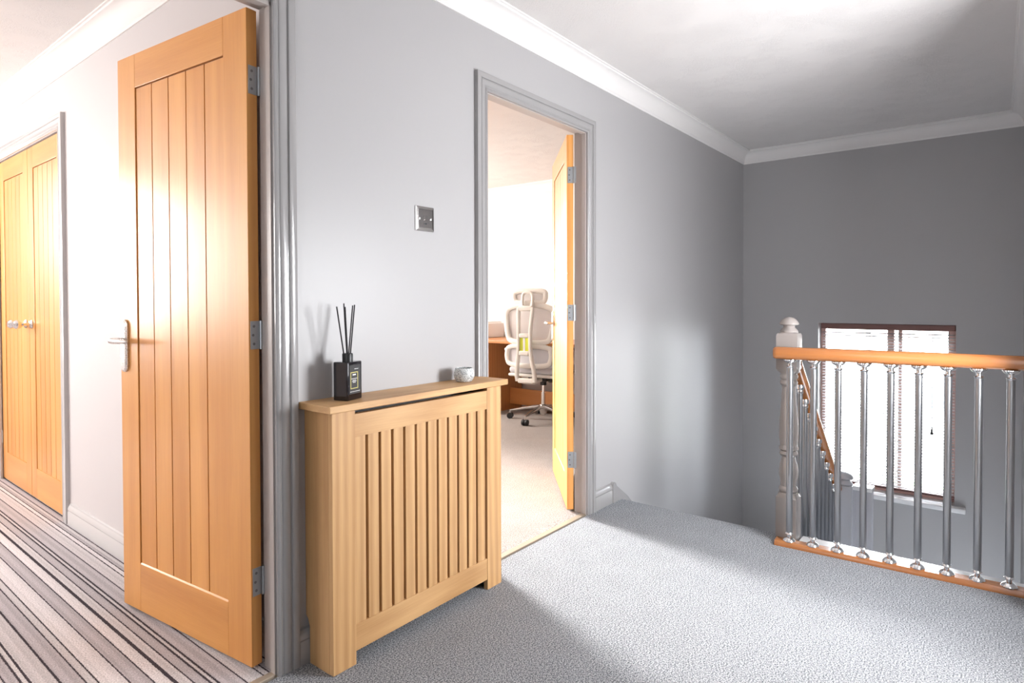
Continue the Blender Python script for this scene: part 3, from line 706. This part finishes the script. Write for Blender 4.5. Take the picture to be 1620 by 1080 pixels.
# ------------------------------------------------------------------ balustrade
BA = math.atan2(1.102 - 1.058, 0.883)       # the landing rail runs very slightly off square
ROT = BA                                     # local -Y follows the rail away from the newel
B0 = Vector((1.085, -0.884, 0.0))
LEN = 0.925
def bal_local(): return Rz(ROT, B0)
def at_rail(s, x=0.0, z=0.0): return bal_local() @ Vector((x, -s, z))
br = MB(); br.prism([(-0.031, 0.0), (-0.031, 0.010), (-0.022, 0.022), (0.027, 0.022), (0.033, 0.016), (0.033, 0.0)], lambda u, v, q: (u, q, v), -LEN, 0.0)
o = br.build('base_rail', 'rail_y'); o.location = B0; o.rotation_euler = (0, 0, ROT); tag(o, 'flat varnished oak base rail on the carpet under the chrome balusters', 'base rail')
m = MB(); m.box((1.12, YD, -0.125), (XE, -0.968, 0.012), 0.004)
o = struct(m, 'trim_15', 'white_gloss', 'white painted strip along the landing edge behind the base rail', (1.17, -1.4, 0))
hp = []
for k in range(24):
    th = 2 * PI * k / 24; cx, sy = math.cos(th), math.sin(th)
    hp.append((0.031 * math.copysign(abs(cx) ** 0.8, cx), 0.879 + 0.0285 * math.copysign(abs(sy) ** 0.8, sy)))
m = MB()
ends = []
for y, s_ in ((0.012, 0.70), (0.010, 0.86), (0.004, 0.97), (-0.006, 1.0), (-LEN, 1.0)):
    ends.append([(u * s_, y, 0.879 + (v - 0.879) * s_) for u, v in hp])
m.loft(ends); o = m.build('handrail', 'rail_y'); o.location = B0; o.rotation_euler = (0, 0, ROT); tag(o, 'level rounded oak handrail along the landing edge', 'handrail')

def make_baluster(top):
    r = empty('baluster', (0, 0, 0))
    m = MB(); m.cyl((0, 0, 0.036), (0, 0, top - 0.032), 0.0135, n=24); m.build('tube', 'tube', r)
    m = MB(); m.lathe([(0.0, 0.0), (0.026, 0.0), (0.0265, 0.003), (0.022, 0.011), (0.013, 0.017), (0.0095, 0.019), (0.0095, 0.031), (0.0155, 0.032), (0.0175, 0.0345), (0.0155, 0.037), (0.0138, 0.040), (0.0, 0.040)], 24); m.build('foot', 'chrome', r)
    m = MB(); m.lathe([(0.0, top), (0.028, top), (0.0285, top - 0.004), (0.021, top - 0.013), (0.012, top - 0.017), (0.0095, top - 0.018), (0.0095, top - 0.028), (0.0155, top - 0.029), (0.0175, top - 0.0315), (0.0155, top - 0.034), (0.0138, top - 0.038), (0.0, top - 0.038)], 24); m.build('top_connector', 'chrome', r)
    return r
proto = make_baluster(0.829)
ORD = ['first', 'second', 'third', 'fourth', 'fifth', 'sixth', 'seventh', 'eighth', 'ninth']
for k in range(9):
    b = proto if k == 0 else copy_tree(proto)
    b.location = at_rail(0.058 + 0.0977 * k, 0.0, 0.0222)
    b.rotation_euler = (0, 0, ROT)
    tag(b, '%s chrome baluster along the level landing rail, counted from the turned newel post' % ORD[k], 'baluster', 'chrome balusters on the landing')

def newel(name, x, y, z0, label, rz=0.0):
    n = empty(name, (x, y, z0), rz); tag(n, label, 'newel post')
    return n
nw = newel('newel_post', 1.165, -0.918, 0.0, 'tall turned taupe newel post at the top of the stairs')
m = MB()
h = 0.0455
m.box((-h, -h, 0.0), (h, h, 0.205), 0.003)
def sqr(a, z, r, n=32):
    pts = []
    for k in range(n):
        th = 2 * PI * k / n; c_, s_ = math.cos(th), math.sin(th); k_ = 1 / max(abs(c_), abs(s_))
        pts.append((a * c_ * (1 + (k_ - 1) * r), a * s_ * (1 + (k_ - 1) * r), z))
    return pts
m.loft([sqr(h, 0.20, 1.0), sqr(h * 0.98, 0.212, 0.6), sqr(h * 0.93, 0.222, 0.0)])
turn = [(0.040, 0.215), (0.037, 0.225), (0.041, 0.232), (0.0425, 0.240), (0.039, 0.248), (0.034, 0.254), (0.0355, 0.275), (0.041, 0.305), (0.042, 0.325), (0.038, 0.355), (0.031, 0.378), (0.0285, 0.390), (0.036, 0.396), (0.040, 0.404), (0.038, 0.413), (0.033, 0.418), (0.041, 0.425), (0.0415, 0.434), (0.037, 0.441), (0.037, 0.449),
        (0.0405, 0.475), (0.042, 0.51), (0.041, 0.55), (0.037, 0.60), (0.0325, 0.66), (0.030, 0.71), (0.030, 0.722), (0.036, 0.727), (0.0385, 0.736), (0.0365, 0.745), (0.033, 0.750), (0.0385, 0.757), (0.0395, 0.768), (0.036, 0.777), (0.037, 0.785), (0.0425, 0.790)]
m.lathe(turn, 32)
m.loft([sqr(h * 0.93, 0.782, 0.0), sqr(h * 0.98, 0.792, 0.6), sqr(h, 0.803, 1.0), sqr(h, 0.955, 1.0), sqr(h * 0.96, 0.966, 0.8), sqr(h * 0.8, 0.972, 0.2)])
m.build('post', 'newel', nw)
CAP = [(0.0, 0.966), (0.030, 0.966), (0.0385, 0.970), (0.0395, 0.977), (0.034, 0.985), (0.027, 0.991), (0.024, 0.997), (0.026, 1.002), (0.037, 1.005), (0.0425, 1.0085), (0.041, 1.016), (0.033, 1.028), (0.020, 1.038), (0.008, 1.042), (0.0, 1.0425)]
m = MB(); m.lathe(CAP, 36); m.build('cap', 'newel', nw)

# stair balustrade going down
YS = -0.935
hx0, hz0, hx1, hz1 = 1.205, 0.825, 2.165, 0.005
sl = (hz1 - hz0) / (hx1 - hx0)
m = MB(); rings = []
for x in (hx0, hx1):
    z = hz0 + (x - hx0) * sl
    rings.append([(x, YS + u, z + (v - 0.879) * 1.05) for u, v in hp])
m.loft(rings); tag(m.build('handrail', 'rail_x', loc=(1.6, YS, 0.4)), 'sloping oak handrail going down beside the stairs', 'handrail')
def stair_bal(x):
    zt = hz0 + (x - hx0) * sl - 0.030
    zb = 0.02 + (x - 1.20) * (-0.905 / 0.96)
    r = empty('baluster', (x, YS, zb)); hgt = zt - zb
    m = MB(); m.cyl((0, 0, 0.02), (0, 0, hgt - 0.022), 0.0125, n=16); m.build('tube', 'tube', r)
    m = MB(); m.lathe([(0.0, hgt), (0.016, hgt), (0.019, hgt - 0.008), (0.0185, hgt - 0.022), (0.0135, hgt - 0.026), (0.0135, hgt - 0.032), (0.0165, hgt - 0.036), (0.0145, hgt - 0.042), (0.0, hgt - 0.042)], 16); m.build('top_connector', 'chrome', r)
    m = MB(); m.lathe([(0.0, -0.012), (0.018, -0.012), (0.019, 0.012), (0.0135, 0.024), (0.0, 0.024)], 16); m.build('foot', 'chrome', r)
    return r
for k in range(9):
    r = stair_bal(1.30 + 0.0965 * k)
    tag(r, 'metal stair baluster under the sloping handrail, %s going down from the turned newel' % ORD[k], 'baluster', 'metal balusters on the stairs')
n2 = newel('newel_post', 2.20, -0.975, -1.14, 'short grey newel post with a mushroom cap at the foot of the sloping handrail')
m = MB(); m.box((-0.042, -0.042, 0.0), (0.042, 0.042, 1.165), 0.004); m.build('post', 'pale_grey', n2)
m = MB(); m.lathe([(r_ * 1.05, z_ - 0.966 + 1.164) for r_, z_ in CAP], 28); m.build('cap', 'pale_grey', n2)
dw = empty('dwarf_wall', (2.24, -1.065, -1.14)); tag(dw, 'low grey panelled dwarf wall beside the lower newel post', 'dwarf wall')
m = MB(); m.box((-0.035, -0.048, 0.0), (0.035, 0.048, 1.14), 0.003).box((-0.040, -0.05, 1.0), (-0.0345, -0.035, 1.14)).box((-0.040, 0.035, 0.0), (-0.0345, 0.048, 1.14)); m.build('panel', 'pale_grey', dw)
m = MB(); m.box((-0.045, -0.052, 1.14), (0.045, 0.05, 1.165), 0.004); m.build('capping', 'white_gloss', dw)

# ------------------------------------------------------------------ office: desk, printer, chair
DKX0, DKX1 = 2.72, 3.32
dk = empty('desk', ((DKX0 + DKX1) / 2, 1.9, 0)); tag(dk, 'oak-veneered desk along the office wall behind the white chair', 'desk')
q0 = dk.location.copy()
def dbox(mb, lo, hi, bev=0.002): return mb.box(tuple(Vector(lo) - q0), tuple(Vector(hi) - q0), bev)
m = MB(); dbox(m, (DKX0 - 0.02, 0.85, 0.712), (DKX1, 3.3, 0.737), 0.003); m.build('desktop', 'desk_y', dk)
for y in (2.30, 0.95, 3.25):
    m = MB(); dbox(m, (DKX0, y - 0.0125, 0.0), (DKX1 - 0.02, y + 0.0125, 0.712)); m.build('side_panel', 'desk_z', dk)
m = MB(); dbox(m, (DKX1 - 0.22, 0.9625, 0.06), (DKX1 - 0.20, 2.2875, 0.225)); m.build('foot_rail', 'desk_y', dk)
m = MB(); dbox(m, (DKX1 - 0.04, 2.3125, 0.0), (DKX1 - 0.025, 3.2375, 0.712)); m.build('back_panel', 'desk_z', dk)
pr = empty('printer', (3.06, 2.70, 0.737)); tag(pr, 'white printer on the left end of the office desk', 'printer')
m = MB(); m.box((-0.20, -0.20, 0.0), (0.20, 0.20, 0.155), 0.008, 3); m.box((-0.17, -0.18, 0.15), (0.19, 0.18, 0.172), 0.006, 2); m.build('body', 'printer', pr)
m = MB(); m.box((-0.204, -0.10, 0.025), (-0.198, 0.17, 0.04)); m.build('paper_slot', 'black', pr)

cr = empty('office_chair', (2.84, 1.68, 0), math.radians(7)); tag(cr, 'cream mesh office chair with a headrest and polished five-star base', 'office chair')
# base
m = MB(); m.lathe([(0.0, 0.045), (0.022, 0.045), (0.026, 0.06), (0.040, 0.095), (0.044, 0.125), (0.036, 0.145), (0.030, 0.15), (0.0, 0.15)], 24)
hub = m.build('hub', 'alu', cr)
for k in range(5):
    a = math.radians(113 - 7 + 72 * k); dx, dy = math.cos(a), math.sin(a)
    pts = [(dx * r, dy * r, z) for r, z in ((0.02, 0.128), (0.10, 0.122), (0.20, 0.105), (0.29, 0.086), (0.325, 0.080))]
    m = MB(); m.sweep(pts, [0.028, 0.025, 0.020, 0.016, 0.014], [0.018, 0.016, 0.013, 0.010, 0.009], n=12, power=3); m.build('base_spoke', 'alu', cr)
    m = MB()
    cxp, cyp = dx * 0.325, dy * 0.325
    tx, ty = -dy, dx
    for s_ in (-1, 1): m.cyl((cxp + tx * s_ * 0.006, cyp + ty * s_ * 0.006, 0.028), (cxp + tx * s_ * 0.026, cyp + ty * s_ * 0.026, 0.028), 0.028, n=18)
    cs = m.build('caster', 'black', cr)
    m = MB(); m.cyl((cxp, cyp, 0.03), (cxp, cyp, 0.078), 0.009, n=12); m.build('caster_stem', 'alu', cs)
m = MB(); m.cyl((0, 0, 0.145), (0, 0, 0.26), 0.021, n=20); m.build('gas_lift_sleeve', 'alu', cr)
m = MB(); m.cyl((0, 0, 0.26), (0, 0, 0.40), 0.014, n=20); m.build('gas_lift', 'chrome', cr)
m = MB(); m.box((-0.13, -0.10, 0.375), (0.13, 0.10, 0.425), 0.02, 3).cyl((0, 0, 0.33), (0, 0, 0.385), 0.03, n=16).box((-0.05, -0.19, 0.36), (0.05, -0.07, 0.42), 0.015, 2); m.build('mechanism', 'black', cr)
m = MB()
m.box((-0.24, -0.245, 0.425), (0.25, 0.245, 0.455), 0.014, 3); m.build('seat_shell', 'chair', cr)
m = MB(); m.box((-0.235, -0.24, 0.455), (0.26, 0.24, 0.515), 0.026, 4); m.build('seat', 'seat', cr)
# backrest: closed frames in the y-z plane, bent slightly forward at the sides
def bend(y, z): return -0.285 + 0.30 * y * y + 0.05 * (z - 0.75)
def ring(pts, n=8):
    """round a closed polygon of (y, z) into a smooth loop"""
    out = []
    m_ = len(pts)
    for i in range(m_):
        a = Vector(pts[i - 1]); b = Vector(pts[i]); c_ = Vector(pts[(i + 1) % m_])
        p = b + (a - b) * 0.38; q = b + (c_ - b) * 0.38
        for k in range(n):
            t_ = k / (n - 1); out.append((p * (1 - t_) + b * t_) * (1 - t_) + (b * (1 - t_) + q * t_) * t_)
    return [(bend(v.x, v.y), v.x, v.y) for v in out]
def panel(mb, loop, dx=0.006):
    cx_ = sum(p[1] for p in loop) / len(loop); cz_ = sum(p[2] for p in loop) / len(loop)
    rings = [[(bend(cx_ + (p[1] - cx_) * s_, cz_ + (p[2] - cz_) * s_) + dx, cx_ + (p[1] - cx_) * s_, cz_ + (p[2] - cz_) * s_) for p in loop] for s_ in (1.0, 0.75, 0.5, 0.25, 0.02)]
    back = [[(x + 0.004, y, z) for x, y, z in r] for r in reversed(rings)]
    mb.loft(rings + back, closed=True)
upper = ring([(-0.255, 1.04), (-0.12, 1.085), (0.12, 1.085), (0.255, 1.04), (0.235, 0.84), (0.20, 0.745), (-0.20, 0.745), (-0.235, 0.84)])
m = MB(); m.sweep(upper, 0.025, 0.018, up=(1, 0, 0), closed=True, n=12, power=2.6); bf = m.build('back_frame', 'chair', cr)
m = MB(); panel(m, upper); m.build('back_mesh', 'chair_mesh', bf)
lower = ring([(-0.215, 0.715), (0.215, 0.715), (0.235, 0.62), (0.205, 0.535), (-0.205, 0.535), (-0.235, 0.62)])
m = MB(); m.sweep(lower, 0.023, 0.017, up=(1, 0, 0), closed=True, n=12, power=2.6); lf = m.build('lumbar_frame', 'chair', cr)
m = MB(); panel(m, lower); m.build('lumbar_pad', 'seat', lf)
head = ring([(-0.16, 1.215), (0.16, 1.215), (0.165, 1.15), (0.145, 1.105), (-0.145, 1.105), (-0.165, 1.15)])
m = MB(); m.sweep([(x + 0.0, y, z) for x, y, z in head], 0.023, 0.017, up=(1, 0, 0), closed=True, n=12, power=2.6); hf = m.build('headrest_frame', 'chair', cr)
m = MB(); panel(m, head); m.build('headrest_mesh', 'chair_mesh', hf)
def spine_x(z): return -0.325 - 0.03 * math.sin((z - 0.40) / 0.7 * PI)
hb = ring([(-0.055, 1.20), (0.05, 1.20), (0.05, 1.06), (-0.055, 1.06)])
m = MB(); m.sweep([(x - 0.035, y, z) for x, y, z in hb], 0.013, 0.013, up=(1, 0, 0), closed=True, n=10, power=2.6); m.build('headrest_bracket', 'chair', cr)
# spine: two rails joined by cross bridges, splayed at the foot
m = MB()
zs = [1.065, 1.0, 0.92, 0.84, 0.76, 0.68, 0.60, 0.52, 0.45, 0.40]
hwid = [0.072, 0.070, 0.064, 0.060, 0.060, 0.062, 0.070, 0.084, 0.092, 0.088]
for s_ in (-1, 1):
    m.sweep([(spine_x(z), s_ * y, z) for z, y in zip(zs, hwid)], [0.016, 0.016, 0.015, 0.015, 0.015, 0.015, 0.016, 0.017, 0.018, 0.018], 0.020, up=(1, 0, 0), n=12, power=3)
for z, hh, wd in ((1.055, 0.024, 0.070), (0.812, 0.020, 0.052), (0.655, 0.022, 0.054), (0.405, 0.024, 0.080)):
    m.box((spine_x(z) - 0.019, -wd, z - hh), (spine_x(z) + 0.019, wd, z + hh), 0.012, 3)
sp = m.build('spine', 'chair', cr)
m = MB(); m.box((spine_x(0.735) - 0.006, -0.044, 0.672), (spine_x(0.735) + 0.006, 0.044, 0.795), 0.002); m.build('tag_plate', 'lime', sp)
m = MB(); m.box((spine_x(0.735) - 0.008, -0.012, 0.676), (spine_x(0.735) - 0.006, 0.010, 0.79), 0.0005); m.build('tag_stripe', 'print', sp)
m = MB(); m.sweep([(-0.33, 0.0, 0.40), (-0.24, 0.0, 0.385), (-0.12, 0.0, 0.395)], 0.06, 0.022, n=12, power=3); m.build('back_bracket', 'chair', cr)
for s_ in (-1, 1):
    m = MB(); m.sweep([(-0.05, s_ * 0.22, 0.435), (-0.06, s_ * 0.285, 0.46), (-0.06, s_ * 0.295, 0.55), (-0.06, s_ * 0.29, 0.655)], 0.018, 0.022, up=(1, 0, 0), n=12, power=3); ar = m.build('armrest_post', 'chair', cr)
    m = MB(); m.box((-0.17, s_ * 0.29 - 0.04, 0.652), (0.08, s_ * 0.29 + 0.04, 0.68), 0.011, 3); m.build('armrest_pad', 'chair', ar)
